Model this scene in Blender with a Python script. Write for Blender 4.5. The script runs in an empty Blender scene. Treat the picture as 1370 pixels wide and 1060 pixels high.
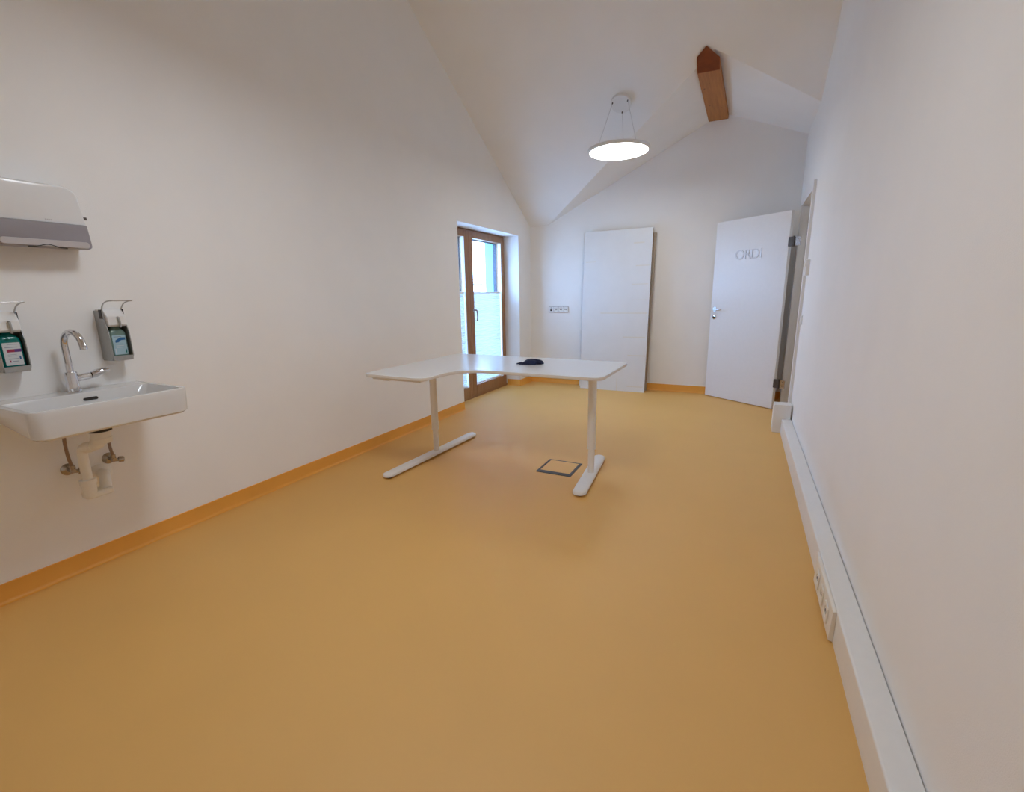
import bpy, bmesh, math, random
from mathutils import Vector, Matrix
random.seed(7)
S = bpy.context.scene
COL = S.collection
PI = math.pi

# ------------------------------------------------------------------ camera, world, exposure
cd = bpy.data.cameras.new('camera')
cam = bpy.data.objects.new('camera', cd)
COL.objects.link(cam)
cd.sensor_fit = 'HORIZONTAL'
cd.sensor_width = 36.0
cd.lens = 611.2 / 1370.0 * 36.0
cd.clip_start = 0.02
cd.clip_end = 400
YAW, PITCH, ROLL = 0.464774, -0.216877, -0.018318
fwd = Vector((-math.sin(YAW) * math.cos(PITCH), math.cos(YAW) * math.cos(PITCH), math.sin(PITCH)))
rt0 = Vector((math.cos(YAW), math.sin(YAW), 0))
up0 = rt0.cross(fwd)
rt = rt0 * math.cos(ROLL) + up0 * math.sin(ROLL)
up = -rt0 * math.sin(ROLL) + up0 * math.cos(ROLL)
m = Matrix((rt, up, -fwd)).transposed().to_4x4()
m.translation = Vector((2.69545, 0.0, 1.23429))
cam.matrix_world = m
S.camera = cam

SKY_STRENGTH = 18.0
LAMP_STRENGTH = 25.8        # near lamp
LAMP_STRENGTH_FAR = 19.6    # far lamp, dimmed a little
world = bpy.data.worlds.new('daylight')
S.world = world
world.use_nodes = True
bg = world.node_tree.nodes['Background']
bg.inputs['Color'].default_value = (0.33, 0.56, 1.0, 1)
bg.inputs['Strength'].default_value = SKY_STRENGTH

S.view_settings.view_transform = 'Standard'
S.view_settings.look = 'None'
S.view_settings.exposure = 0.0
S.view_settings.gamma = 1.0
S.view_settings.use_curve_mapping = False
S.cycles.max_bounces = 14
S.cycles.diffuse_bounces = 10
S.cycles.transparent_max_bounces = 16
S.cycles.use_denoising = True
S.cycles.sample_clamp_indirect = 6.0

# ------------------------------------------------------------------ room dimensions (metres)
W, L = 3.155, 6.023            # right wall, far wall
YB = -1.3                      # back wall
ZA, SL, GX = 2.14, 0.608, 0.036    # main roof slope: z = ZA + SL*(L-y) + GX*x
XR, ZR, S1, S2 = 2.325, 3.147, 0.486, 0.406   # small gable: ridge along y
YR = 2.0                       # main ridge
def p2(x, y): return ZA + SL * (L - y) + GX * x
def p3(x, y): return p2(x, YR) - SL * (YR - y)
def p1(x): return ZR - S1 * (XR - x) if x < XR else ZR - S2 * (x - XR)
def yv(x): return L - (p1(x) - ZA - GX * x) / SL      # valley line

# ------------------------------------------------------------------ materials
def mat(name, color, rough=0.5, metal=0.0, var=0.03, scale=30.0, bump=0.0, bscale=200.0, spec=0.5, coat=0.0, trans=0.0, detail=3.0):
    mt = bpy.data.materials.new(name)
    mt.use_nodes = True
    nt = mt.node_tree
    b = nt.nodes['Principled BSDF']
    b.inputs['Roughness'].default_value = rough
    b.inputs['Metallic'].default_value = metal
    b.inputs['Specular IOR Level'].default_value = spec
    b.inputs['Coat Weight'].default_value = coat
    tc = nt.nodes.new('ShaderNodeTexCoord')
    nz = nt.nodes.new('ShaderNodeTexNoise')
    nz.inputs['Scale'].default_value = scale
    nz.inputs['Detail'].default_value = detail
    nt.links.new(tc.outputs['Object'], nz.inputs['Vector'])
    rp = nt.nodes.new('ShaderNodeMapRange')
    rp.inputs['From Min'].default_value = 0.3
    rp.inputs['From Max'].default_value = 0.7
    rp.inputs['To Min'].default_value = 1 - var
    rp.inputs['To Max'].default_value = 1 + var
    nt.links.new(nz.outputs['Fac'], rp.inputs['Value'])
    mx = nt.nodes.new('ShaderNodeMix')
    mx.data_type = 'RGBA'
    mx.blend_type = 'MULTIPLY'
    mx.inputs[0].default_value = 1.0
    mx.inputs[6].default_value = (*color, 1)
    nt.links.new(rp.outputs['Result'], mx.inputs[7])
    nt.links.new(mx.outputs[2], b.inputs['Base Color'])
    if bump > 0:
        nb = nt.nodes.new('ShaderNodeTexNoise')
        nb.inputs['Scale'].default_value = bscale
        nb.inputs['Detail'].default_value = 2.0
        nt.links.new(tc.outputs['Object'], nb.inputs['Vector'])
        bp = nt.nodes.new('ShaderNodeBump')
        bp.inputs['Strength'].default_value = bump
        bp.inputs['Distance'].default_value = 0.002
        nt.links.new(nb.outputs['Fac'], bp.inputs['Height'])
        nt.links.new(bp.outputs['Normal'], b.inputs['Normal'])
    return mt

def wood(name, c1, c2, rough=0.5, stretch=(18, 1.2, 18), scale=3.0):
    mt = bpy.data.materials.new(name)
    mt.use_nodes = True
    nt = mt.node_tree
    b = nt.nodes['Principled BSDF']
    b.inputs['Roughness'].default_value = rough
    tc = nt.nodes.new('ShaderNodeTexCoord')
    mp = nt.nodes.new('ShaderNodeMapping')
    mp.inputs['Scale'].default_value = stretch
    nz = nt.nodes.new('ShaderNodeTexNoise')
    nz.inputs['Scale'].default_value = scale
    nz.inputs['Detail'].default_value = 6
    cr = nt.nodes.new('ShaderNodeValToRGB')
    cr.color_ramp.elements[0].position = 0.3
    cr.color_ramp.elements[0].color = (*c1, 1)
    cr.color_ramp.elements[1].position = 0.7
    cr.color_ramp.elements[1].color = (*c2, 1)
    nt.links.new(tc.outputs['Object'], mp.inputs['Vector'])
    nt.links.new(mp.outputs['Vector'], nz.inputs['Vector'])
    nt.links.new(nz.outputs['Fac'], cr.inputs['Fac'])
    nt.links.new(cr.outputs['Color'], b.inputs['Base Color'])
    return mt

def glass_mat(name, tint=(1, 1, 1), refl=0.07):
    mt = bpy.data.materials.new(name)
    mt.use_nodes = True
    nt = mt.node_tree
    nt.nodes.clear()
    out = nt.nodes.new('ShaderNodeOutputMaterial')
    mx = nt.nodes.new('ShaderNodeMixShader')
    mx.inputs[0].default_value = refl
    tr = nt.nodes.new('ShaderNodeBsdfTransparent')
    tr.inputs[0].default_value = (*tint, 1)
    gl = nt.nodes.new('ShaderNodeBsdfGlossy')
    gl.inputs['Roughness'].default_value = 0.02
    nt.links.new(tr.outputs[0], mx.inputs[1])
    nt.links.new(gl.outputs[0], mx.inputs[2])
    nt.links.new(mx.outputs[0], out.inputs[0])
    return mt

def blind_mat(name, color):
    mt = bpy.data.materials.new(name)
    mt.use_nodes = True
    nt = mt.node_tree
    nt.nodes.clear()
    out = nt.nodes.new('ShaderNodeOutputMaterial')
    mx = nt.nodes.new('ShaderNodeMixShader')
    mx.inputs[0].default_value = 0.55
    df = nt.nodes.new('ShaderNodeBsdfDiffuse')
    df.inputs[0].default_value = (*color, 1)
    tl = nt.nodes.new('ShaderNodeBsdfTranslucent')
    tl.inputs[0].default_value = (*color, 1)
    nt.links.new(df.outputs[0], mx.inputs[1])
    nt.links.new(tl.outputs[0], mx.inputs[2])
    nt.links.new(mx.outputs[0], out.inputs[0])
    return mt

def emit_mat(name, color, strength):
    mt = bpy.data.materials.new(name)
    mt.use_nodes = True
    nt = mt.node_tree
    nt.nodes.clear()
    out = nt.nodes.new('ShaderNodeOutputMaterial')
    em = nt.nodes.new('ShaderNodeEmission')
    em.inputs[0].default_value = (*color, 1)
    em.inputs[1].default_value = strength
    nt.links.new(em.outputs[0], out.inputs[0])
    return mt

M = {}
M['wall'] = mat('wall_paint', (0.88, 0.875, 0.86), 0.9, var=0.012, scale=3, bump=0.25, bscale=350, spec=0.2)
M['floor'] = mat('floor_linoleum', (0.74, 0.42, 0.115), 0.56, var=0.02, scale=2.2, bump=0.05, bscale=500, spec=0.7, detail=6)
M['skirt'] = mat('skirting_linoleum', (0.80, 0.375, 0.062), 0.42, var=0.03, scale=5, spec=0.4)
M['white_lac'] = mat('white_lacquer', (0.80, 0.80, 0.81), 0.35, var=0.01)
M['desk_top'] = mat('desk_laminate', (0.78, 0.78, 0.78), 0.22, var=0.01)
M['desk_edge'] = mat('desk_edge_band', (0.72, 0.68, 0.62), 0.5, var=0.02)
M['white_metal'] = mat('white_powder_coat', (0.80, 0.79, 0.77), 0.4, var=0.01)
M['black'] = mat('black_plastic', (0.02, 0.02, 0.022), 0.5)
M['white_pl'] = mat('white_plastic', (0.82, 0.82, 0.81), 0.35, var=0.01)
M['gloss_pl'] = mat('glossy_white_plastic', (0.74, 0.74, 0.735), 0.12, var=0.008)
M['cream_pl'] = mat('cream_plastic', (0.82, 0.79, 0.72), 0.4, var=0.01)
M['ceramic'] = mat('ceramic', (0.69, 0.685, 0.675), 0.08, var=0.005, coat=0.3)
M['chrome'] = mat('chrome', (0.72, 0.72, 0.74), 0.10, metal=1.0, var=0.02)
M['old_chrome'] = mat('dull_chrome', (0.42, 0.38, 0.34), 0.25, metal=1.0, var=0.1, scale=60)
M['hose'] = mat('braided_hose', (0.33, 0.24, 0.18), 0.4, metal=0.6, var=0.3, scale=400)
M['alu'] = mat('brushed_aluminium', (0.40, 0.40, 0.385), 0.42, metal=0.7, var=0.05, scale=80)
M['steel'] = mat('steel', (0.50, 0.48, 0.46), 0.3, metal=1.0, var=0.05)
M['hinge'] = mat('hinge_steel', (0.10, 0.085, 0.075), 0.5, metal=0.6, var=0.1)
M['dark'] = mat('dark_recess', (0.03, 0.025, 0.02), 0.6)
M['grey_tr'] = mat('grey_smoked_plastic', (0.30, 0.285, 0.31), 0.3, var=0.02)
M['grey_lip'] = mat('light_grey_plastic', (0.50, 0.47, 0.47), 0.3, var=0.02)
M['frame_wood'] = wood('window_larch', (0.27, 0.125, 0.045), (0.36, 0.18, 0.075), 0.45, (18, 18, 1.2))
M['beam_wood'] = wood('beam_spruce', (0.34, 0.12, 0.020), (0.46, 0.175, 0.034), 0.6, (14, 1.0, 14))
M['beam_end'] = wood('beam_end_grain', (0.19, 0.042, 0.007), (0.24, 0.056, 0.010), 0.75, (6, 6, 6))
M['knot'] = mat('knot', (0.06, 0.03, 0.015), 0.7)
M['alu_blue'] = mat('blue_grey_cladding', (0.018, 0.030, 0.065), 0.5, var=0.02)
M['reveal_out'] = mat('sky_tinted_render', (0.235, 0.52, 0.62), 0.85, var=0.02, bump=0.3)  # blue tint of the sky light put into the render colour
M['ground'] = mat('pale_gravel', (0.62, 0.60, 0.57), 0.9, var=0.15, scale=40)
M['roof'] = mat('grey_sheet_roof', (0.16, 0.17, 0.18), 0.5)
M['render_w'] = mat('white_render', (0.8, 0.8, 0.78), 0.9)
M['glass'] = glass_mat('pane_glass', (0.97, 0.99, 1.0))
M['blind'] = blind_mat('blind_fabric', (0.74, 0.76, 0.75))
M['cloth'] = mat('navy_cloth', (0.008, 0.014, 0.05), 0.8, var=0.35, scale=60)
M['foil'] = mat('white_foil', (0.76, 0.78, 0.80), 0.38, var=0.02, scale=4)
M['tape'] = mat('cream_tape', (0.745, 0.73, 0.68), 0.4, var=0.02)
M['board'] = mat('chipboard', (0.48, 0.40, 0.31), 0.8, var=0.12, scale=90)
M['box_rim'] = mat('floor_box_rim', (0.055, 0.05, 0.047), 0.5)
M['teal'] = mat('teal_liquid', (0.0, 0.16, 0.145), 0.15, var=0.03)
M['clear_b'] = mat('frosted_bottle', (0.16, 0.25, 0.22), 0.2, var=0.05)
M['label_w'] = mat('label_paper', (0.62, 0.66, 0.68), 0.5, var=0.02)
M['label_b'] = mat('label_ice_blue', (0.36, 0.53, 0.60), 0.5, var=0.08, scale=25)
M['blue_band'] = mat('blue_band', (0.015, 0.12, 0.30), 0.5)
M['red_band'] = mat('crimson_band', (0.32, 0.02, 0.06), 0.5)
M['purple_band'] = mat('purple_band', (0.11, 0.03, 0.20), 0.5)
M['print'] = mat('grey_print', (0.28, 0.33, 0.40), 0.6)
M['letter'] = mat('letter_metal', (0.62, 0.60, 0.60), 0.45, metal=0.4, var=0.02)
M['screw'] = mat('shadow_gap', (0.05, 0.045, 0.04), 0.6)
M['diffuser'] = emit_mat('lamp_diffuser', (0.865, 0.925, 1.0), LAMP_STRENGTH)
M['diffuser_far'] = emit_mat('lamp_diffuser_far', (0.865, 0.925, 1.0), LAMP_STRENGTH_FAR)
M['corridor_fill'] = emit_mat('corridor_fill', (0.865, 0.925, 1.0), 22.0)  # emitter of the unseen fill added for the door jamb
M['corridor'] = mat('corridor_paint', (0.80, 0.79, 0.77), 0.9)

# ------------------------------------------------------------------ mesh helpers
def obj(name, bm, m, parent=None, smooth=False, bevel=0.0, segs=2, recalc=True):
    if recalc:
        bmesh.ops.recalc_face_normals(bm, faces=bm.faces)
    me = bpy.data.meshes.new(name)
    bm.to_mesh(me)
    bm.free()
    ms = m if isinstance(m, (list, tuple)) else [m]
    for k in ms:
        me.materials.append(k)
    if smooth:
        for p in me.polygons:
            p.use_smooth = True
        try:
            me.set_sharp_from_angle(angle=math.radians(38))
        except Exception:
            pass
    o = bpy.data.objects.new(name, me)
    COL.objects.link(o)
    if parent is not None:
        o.parent = parent
    if bevel > 0:
        md = o.modifiers.new('bevel', 'BEVEL')
        md.width = bevel
        md.segments = segs
        md.limit_method = 'ANGLE'
        md.angle_limit = math.radians(40)
        md.harden_normals = False
    return o

def tag(o, label=None, cat=None, group=None, kind=None):
    if label: o['label'] = label
    if cat: o['category'] = cat
    if group: o['group'] = group
    if kind: o['kind'] = kind
    return o

def empty(name, loc, rz=0.0):
    o = bpy.data.objects.new(name, None)
    COL.objects.link(o)
    o.location = loc
    o.rotation_euler = (0, 0, rz)
    o.empty_display_size = 0.05
    return o

def struct(o, label=None, cat=None):
    return tag(o, label, cat, None, 'structure')

def B(): return bmesh.new()

def box(bm, x0, x1, y0, y1, z0, z1, mi=0, mx=None):
    vs = []
    for x in (x0, x1):
        for y in (y0, y1):
            for z in (z0, z1):
                v = Vector((x, y, z))
                if mx is not None: v = mx @ v
                vs.append(bm.verts.new(v))
    for f in ((0, 1, 3, 2), (4, 6, 7, 5), (0, 4, 5, 1), (2, 3, 7, 6), (0, 2, 6, 4), (1, 5, 7, 3)):
        bm.faces.new([vs[i] for i in f]).material_index = mi
    return bm

def frame_of(d):
    d = d.normalized()
    a = Vector((0, 0, 1)) if abs(d.z) < 0.9 else Vector((1, 0, 0))
    u = d.cross(a).normalized()
    return u, d.cross(u).normalized()

def loft(bm, rings, cap0=True, cap1=True, closed=True, mi=0):
    prev = None
    first = last = None
    for r in rings:
        vs = [bm.verts.new(p) for p in r]
        if prev:
            n = len(vs)
            for i in range(n if closed else n - 1):
                j = (i + 1) % n
                bm.faces.new((prev[i], prev[j], vs[j], vs[i])).material_index = mi
        else:
            first = vs
        prev = vs
    last = prev
    if cap0: bm.faces.new(first).material_index = mi
    if cap1: bm.faces.new(list(reversed(last))).material_index = mi
    return bm

def cyl(bm, a, b, r0, r1=None, n=24, mi=0, cap=True):
    a, b = Vector(a), Vector(b)
    r1 = r0 if r1 is None else r1
    u, v = frame_of(b - a)
    rings = []
    for p, r in ((a, r0), (b, r1)):
        rings.append([p + (u * math.cos(t) + v * math.sin(t)) * r for t in [2 * PI * k / n for k in range(n)]])
    return loft(bm, rings, cap, cap, mi=mi)

def lathe(bm, a, d, prof, n=32, mi=0):
    """prof: (distance along d, radius) pairs"""
    a, d = Vector(a), Vector(d).normalized()
    u, v = frame_of(d)
    rings = [[a + d * h + (u * math.cos(t) + v * math.sin(t)) * max(r, 1e-4) for t in [2 * PI * k / n for k in range(n)]] for h, r in prof]
    return loft(bm, rings, mi=mi)

def spline(pts, k=8):
    pts = [Vector(p) for p in pts]
    out = []
    for i in range(len(pts) - 1):
        p0 = pts[max(i - 1, 0)]; p1_ = pts[i]; p2_ = pts[i + 1]; p3_ = pts[min(i + 2, len(pts) - 1)]
        for s in range(k):
            t = s / k
            out.append(0.5 * ((2 * p1_) + (-p0 + p2_) * t + (2 * p0 - 5 * p1_ + 4 * p2_ - p3_) * t * t + (-p0 + 3 * p1_ - 3 * p2_ + p3_) * t ** 3))
    out.append(pts[-1])
    return out

def tube(bm, pts, r, n=12, mi=0, sx=1.0):
    pts = [Vector(p) for p in pts]
    d0 = (pts[1] - pts[0]).normalized()
    u, v = frame_of(d0)
    rings = []
    for i, p in enumerate(pts):
        d = (pts[min(i + 1, len(pts) - 1)] - pts[max(i - 1, 0)]).normalized()
        u = (u - d * u.dot(d)).normalized()
        v = d.cross(u).normalized()
        rr = r[i] if isinstance(r, (list, tuple)) else r
        rings.append([p + (u * math.cos(t) * sx + v * math.sin(t)) * rr for t in [2 * PI * k / n for k in range(n)]])
    return loft(bm, rings, mi=mi)

def prism(bm, pts2, f0, f1, mi=0):
    """extrude 2d outline; f0/f1 map (a,b) -> 3d points of the two ends"""
    return loft(bm, [[f0(*p) for p in pts2], [f1(*p) for p in pts2]], mi=mi)

def round_poly(pts, radii, k=6):
    out = []
    n = len(pts)
    for i in range(n):
        p = Vector((*pts[i], 0)); a = Vector((*pts[i - 1], 0)); c = Vector((*pts[(i + 1) % n], 0))
        r = radii[i] if isinstance(radii, (list, tuple)) else radii
        if r <= 0:
            out.append((p.x, p.y)); continue
        da = (a - p).normalized(); dc = (c - p).normalized()
        ang = da.angle(dc)
        t = min(r / math.tan(ang / 2), (a - p).length * 0.49, (c - p).length * 0.49)
        rr = t * math.tan(ang / 2)
        cen = p + (da + dc).normalized() * (rr / math.sin(ang / 2))
        s = p + da * t; e = p + dc * t
        vs, ve = s - cen, e - cen
        tot = vs.angle(ve)
        cr = 1 if vs.cross(ve).z > 0 else -1
        for q in range(k + 1):
            w = Matrix.Rotation(cr * tot * q / k, 3, 'Z') @ vs
            out.append((cen.x + w.x, cen.y + w.y))
    return out

def rrect(x0, x1, y0, y1, r, k=6):
    return round_poly([(x0, y0), (x1, y0), (x1, y1), (x0, y1)], r, k)

# ================================================================== SETTING
# floor
bm = B()
box(bm, -0.30, W + 0.9, YB - 0.2, L + 0.2, -0.2, 0.0)
struct(obj('floor', bm, M['floor']), 'smooth orange linoleum floor of the whole room', 'floor')

# left wall with the french-window opening (profile in y,z)
Y0, Y1, ZW = 4.192, 5.644, 1.99
TL = 0.49
def wall_profile(x, cut=None):
    top = [(L + 0.3, max(p1(x), p2(x, L + 0.3)) + 0.1), (yv(x) if yv(x) < L else L, max(p1(x), p2(x, min(yv(x), L))) + 0.1), (YR, p2(x, YR) + 0.1), (YB - 0.2, p3(x, YB - 0.2) + 0.1)]
    bot = [(YB - 0.2, -0.2)]
    if cut:
        bot += [(cut[0], -0.2), (cut[0], cut[2]), (cut[1], cut[2]), (cut[1], -0.2)]
    bot += [(L + 0.3, -0.2)]
    return bot + top
bm = B()
prism(bm, wall_profile(0.0, (Y0, Y1, ZW)), lambda a, b: Vector((-0.30, a, b)), lambda a, b: Vector((0.0, a, b)))
struct(obj('wall_left', bm, M['wall']), 'white painted wall behind the washbasin', 'wall')
# outer insulation layer with sky light painted into its render, forming the outside reveal
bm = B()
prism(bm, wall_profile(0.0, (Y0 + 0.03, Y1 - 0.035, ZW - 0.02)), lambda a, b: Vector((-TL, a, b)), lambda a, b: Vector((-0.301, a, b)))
struct(obj('trim_1', bm, M['reveal_out']), 'rendered outside face and reveal around the window, coloured blue for sky light', 'facade')

# right wall with the door opening
DY0, DY1, DZ = 4.785, 5.60, 2.06
bm = B()
prism(bm, wall_profile(W, (DY0, DY1, DZ)), lambda a, b: Vector((W, a, b)), lambda a, b: Vector((W + 0.16, a, b)))
struct(obj('wall_right', bm, M['wall']), 'white painted wall along the right with the doorway', 'wall')
# corridor behind the doorway
bm = B()
box(bm, W + 0.75, W + 0.80, 3.6, L + 0.3, -0.2, 2.7)
box(bm, W + 0.16, W + 0.8, 3.55, 3.6, -0.2, 2.7)
box(bm, W + 0.16, W + 0.8, L + 0.25, L + 0.3, -0.2, 2.7)
box(bm, W + 0.16, W + 0.8, 3.55, L + 0.3, 2.65, 2.75)
struct(obj('wall_corridor', bm, M['corridor']), 'dim corridor wall beyond the doorway', 'wall')

cl_ = empty('corridor_fill_light', (W + 0.46, 4.9, 2.65))  # added light, out of view, to brighten the door jamb
tag(cl_, 'added round fill light, unseen in the corridor, brightening the door jamb', 'lamp')
bm = B(); lathe(bm, (0, 0, 0), (0, 0, -1), [(0, 0.15), (0.03, 0.15), (0.034, 0.146), (0.034, 0.132)], n=40)
obj('housing', bm, M['white_metal'], cl_, smooth=True)
bm = B(); lathe(bm, (0, 0, -0.030), (0, 0, -1), [(0, 0.13), (0.006, 0.13), (0.012, 0.11)], n=40)
obj('diffuser', bm, M['corridor_fill'], cl_, smooth=True)

# far wall (gable) and back wall
bm = B()
xs = [-0.3, 0.033, 0.274, 1.2, XR, W + 0.16]
top = [(x, max(p1(x), p2(x, L)) + 0.1) for x in xs]
prof = [(-0.3, -0.2), (W + 0.16, -0.2)] + list(reversed(top))
prism(bm, prof, lambda a, b: Vector((a, L, b)), lambda a, b: Vector((a, L + 0.3, b)))
struct(obj('wall_far', bm, M['wall']), 'white gable end wall behind the leaning boards', 'wall')
bm = B()
prof = [(-0.3, -0.2), (W + 0.16, -0.2), (W + 0.16, p3(W, YB) + 0.1), (-0.3, p3(0, YB) + 0.1)]
prism(bm, prof, lambda a, b: Vector((a, YB - 0.2, b)), lambda a, b: Vector((a, YB, b)))
struct(obj('wall_back', bm, M['wall']), 'white end wall opposite the gable', 'wall')

# ceiling: main slopes plus a small cross gable
bm = B()
XL_, XR_ = -0.3, W + 0.2
yf = L + 0.2
xl = (p2(0, yf) - (ZR - S1 * XR)) / (S1 - GX)
def V(x, y, z): return bm.verts.new((x, y, z))
a = V(XL_, yf, p2(XL_, yf)); b = V(xl, yf, p2(xl, yf)); c = V(XR, yv(XR), ZR); d = V(XR_, yv(XR_), p1(XR_))
e = V(XR_, YR, p2(XR_, YR)); f = V(XL_, YR, p2(XL_, YR))
g = V(XR, yf, ZR); h = V(XR_, yf, p1(XR_))
i_ = V(XL_, YB - 0.2, p3(XL_, YB - 0.2)); j = V(XR_, YB - 0.2, p3(XR_, YB - 0.2))
bm.faces.new((a, b, c, d, e, f))
bm.faces.new((b, g, c))
bm.faces.new((c, g, h, d))
bm.faces.new((f, e, j, i_))
ext = bmesh.ops.extrude_face_region(bm, geom=list(bm.faces))
for v in [q for q in ext['geom'] if isinstance(q, bmesh.types.BMVert)]:
    v.co.z += 0.25
struct(obj('ceiling', bm, M['wall']), 'white plastered pitched ceiling with a small cross gable', 'ceiling')

# skirting (coved linoleum)
HB, TB = 0.088, 0.004
def skirt(name, p, q, nrm, label):
    p, q, nrm = Vector(p), Vector(q), Vector(nrm)
    bm = B()
    prof = [(0, 0.0), (TB + 0.018, 0.0005), (TB + 0.010, 0.0025), (TB + 0.004, 0.007), (TB, 0.016), (TB, HB - 0.002), (TB - 0.002, HB), (0, HB)]
    loft(bm, [[p + nrm * a + Vector((0, 0, b)) for a, b in prof], [q + nrm * a + Vector((0, 0, b)) for a, b in prof]])
    o = obj(name, bm, M['skirt'], smooth=True)
    return struct(o, label, 'skirting')
skirt('baseboard_left', (0, YB, 0), (0, Y0, 0), (1, 0, 0), 'orange coved skirting along the left wall')
skirt('baseboard_left', (0, Y1, 0), (0, L, 0), (1, 0, 0), 'short orange skirting between window and corner')
skirt('baseboard_far', (0, L, 0), (W, L, 0), (0, -1, 0), 'orange skirting along the end wall')
skirt('baseboard_right', (W, 5.68, 0), (W, L, 0), (-1, 0, 0), 'orange skirting behind the open door')
skirt('baseboard_reveal', (-0.20, Y1, 0), (0, Y1, 0), (0, -1, 0), 'orange skirting inside the window reveal')

# ------------------------------------------------------------------ french window
XF = -0.205
win = struct(empty('window_1', (XF, (Y0 + Y1) / 2, 0)), 'wooden french window with two glazed leaves', 'window')
def wpart(name, bm, mt, parent=win, bevel=0.0, smooth=False):
    for v in bm.verts:
        v.co -= Vector((XF, (Y0 + Y1) / 2, 0)) if parent is win else Vector((0, 0, 0))
    return obj(name, bm, mt, parent, bevel=bevel, smooth=smooth)
bm = B()
FW = 0.045
box(bm, XF - 0.085, XF - 0.012, Y0 + 0.003, Y0 + FW, 0.001, ZW - 0.002)
box(bm, XF - 0.085, XF - 0.012, Y1 - FW, Y1 - 0.003, 0.001, ZW - 0.002)
box(bm, XF - 0.085, XF - 0.012, Y0 + FW, Y1 - FW, ZW - 0.045, ZW - 0.002)
box(bm, XF - 0.085, XF - 0.012, Y0 + FW, Y1 - FW, 0.001, 0.04)
wpart('frame', bm, M['frame_wood'], bevel=0.003)
YM = 4.725
def sash(ya, yb, za, zb, sw):
    bm = B()
    x0, x1 = XF - 0.070, XF + 0.006
    box(bm, x0, x1, ya, ya + sw, za, zb)
    box(bm, x0, x1, yb - sw, yb, za, zb)
    box(bm, x0, x1, ya + sw, yb - sw, zb - sw * 0.85, zb)
    box(bm, x0, x1, ya + sw, yb - sw, za, za + sw * 1.45)
    s = wpart('sash', bm, M['frame_wood'], bevel=0.004)
    o = Vector((XF, (Y0 + Y1) / 2, 0))
    bm = B()
    gx = XF - 0.040
    box(bm, gx - 0.002, gx + 0.002, ya + sw - 0.008, yb - sw + 0.008, za + sw * 1.45 - 0.008, zb - sw * 0.85 + 0.008)
    for v in bm.verts: v.co -= o
    obj('glass', bm, M['glass'], s)
    # outer aluminium cladding of the leaf
    bm = B()
    xa, xb = XF - 0.115, XF - 0.071
    e_ = 0.012
    box(bm, xa, xb, ya + 0.01, ya + sw - e_, za, zb)
    box(bm, xa, xb, yb - sw + e_ - 0.02, yb - 0.01, za, zb)
    box(bm, xa, xb, ya + sw - e_, yb - sw + e_ - 0.02, zb - sw * 0.85 + e_ - 0.02, zb)
    box(bm, xa, xb, ya + sw - e_, yb - sw + e_ - 0.02, za, za + sw * 1.2)
    for v in bm.verts: v.co -= o
    tag(obj('cladding', bm, M['alu_blue'], s), 'blue-grey metal outer cladding')
    # white glazing strip
    bm = B()
    box(bm, XF - 0.038, XF + 0.002, yb - sw - 0.009, yb - sw, za + sw * 1.45, zb - sw * 0.85)
    for v in bm.verts: v.co -= o
    tag(obj('guide_rail', bm, M['white_pl'], s), 'white side rail')
    return s
s_left = sash(Y0 + 0.03, YM - 0.004, 0.03, ZW - 0.02, 0.085)
s_right = sash(YM, Y1 - 0.03, 0.03, ZW - 0.02, 0.085)
o_ = Vector((XF, (Y0 + Y1) / 2, 0))
bm = B()      # lever handle
cyl(bm, (XF + 0.006, 4.785, 1.07), (XF + 0.012, 4.785, 1.07), 0.015)
cyl(bm, (XF + 0.012, 4.785, 1.07), (XF + 0.05, 4.785, 1.07), 0.008)
tube(bm, spline([(XF + 0.048, 4.785, 1.075), (XF + 0.055, 4.79, 1.05), (XF + 0.055, 4.795, 0.99), (XF + 0.05, 4.797, 0.94)]), 0.008)
for v in bm.verts: v.co -= o_
tag(obj('handle', bm, M['steel'], s_right, smooth=True), 'steel lever handle')
bm = B()
box(bm, XF - 0.012, XF + 0.004, Y0 + 0.003, Y1 - 0.003, 0.001, 0.028)
for v in bm.verts: v.co -= o_
obj('threshold', bm, M['frame_wood'], win, bevel=0.003)

# pleated blinds (one on each leaf)
def blind(ya, yb, label):
    r = empty('pleated_blind', (XF - 0.018, (ya + yb) / 2, 0.16))
    tag(r, label, 'blind', 'pleated blinds on the window leaves')
    bm = B()
    z0, z1, n = 0.165, 1.265, 40
    rows = []
    for k in range(n * 2 + 1):
        z = z0 + (z1 - z0) * k / (2 * n)
        x = 0.004 if k % 2 else -0.003
        rows.append([Vector((x, ya - (ya + yb) / 2, z - 0.16)), Vector((x, yb - (ya + yb) / 2, z - 0.16))])
    loft(bm, rows, False, False, closed=False)
    f_ = obj('fabric', bm, M['blind'], r)
    md = f_.modifiers.new('thickness', 'SOLIDIFY'); md.thickness = 0.0008
    for z in (0.158, 1.265):
        bm = B()
        box(bm, -0.009, 0.009, (ya - yb) / 2, (yb - ya) / 2, z - 0.16, z + 0.016 - 0.16)
        obj('rail', bm, M['white_pl'], r, bevel=0.002)
    return r
blind(Y0 + 0.118, YM - 0.107, 'white pleated blind on the narrow left window leaf')
blind(YM + 0.088, Y1 - 0.134, 'white pleated blind covering the lower half of the right window leaf')

# ------------------------------------------------------------------ outside
bm = B()
box(bm, -90, -TL, -60, 120, -0.5, -0.15)
struct(obj('ground', bm, M['ground']), 'pale gravel ground outside the window', 'ground')
hs = empty('house', (-34, 50, -0.15))
tag(hs, 'low white house with grey flat roof edge seen far off through the window', 'building')
bm = B(); box(bm, -4, 4, -9, 6.0, 0, 2.85)
obj('wall', bm, M['render_w'], hs)
bm = B(); box(bm, -4.3, 4.3, -9.3, 6.3, 2.85, 3.05)
obj('roof', bm, M['roof'], hs)

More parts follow.
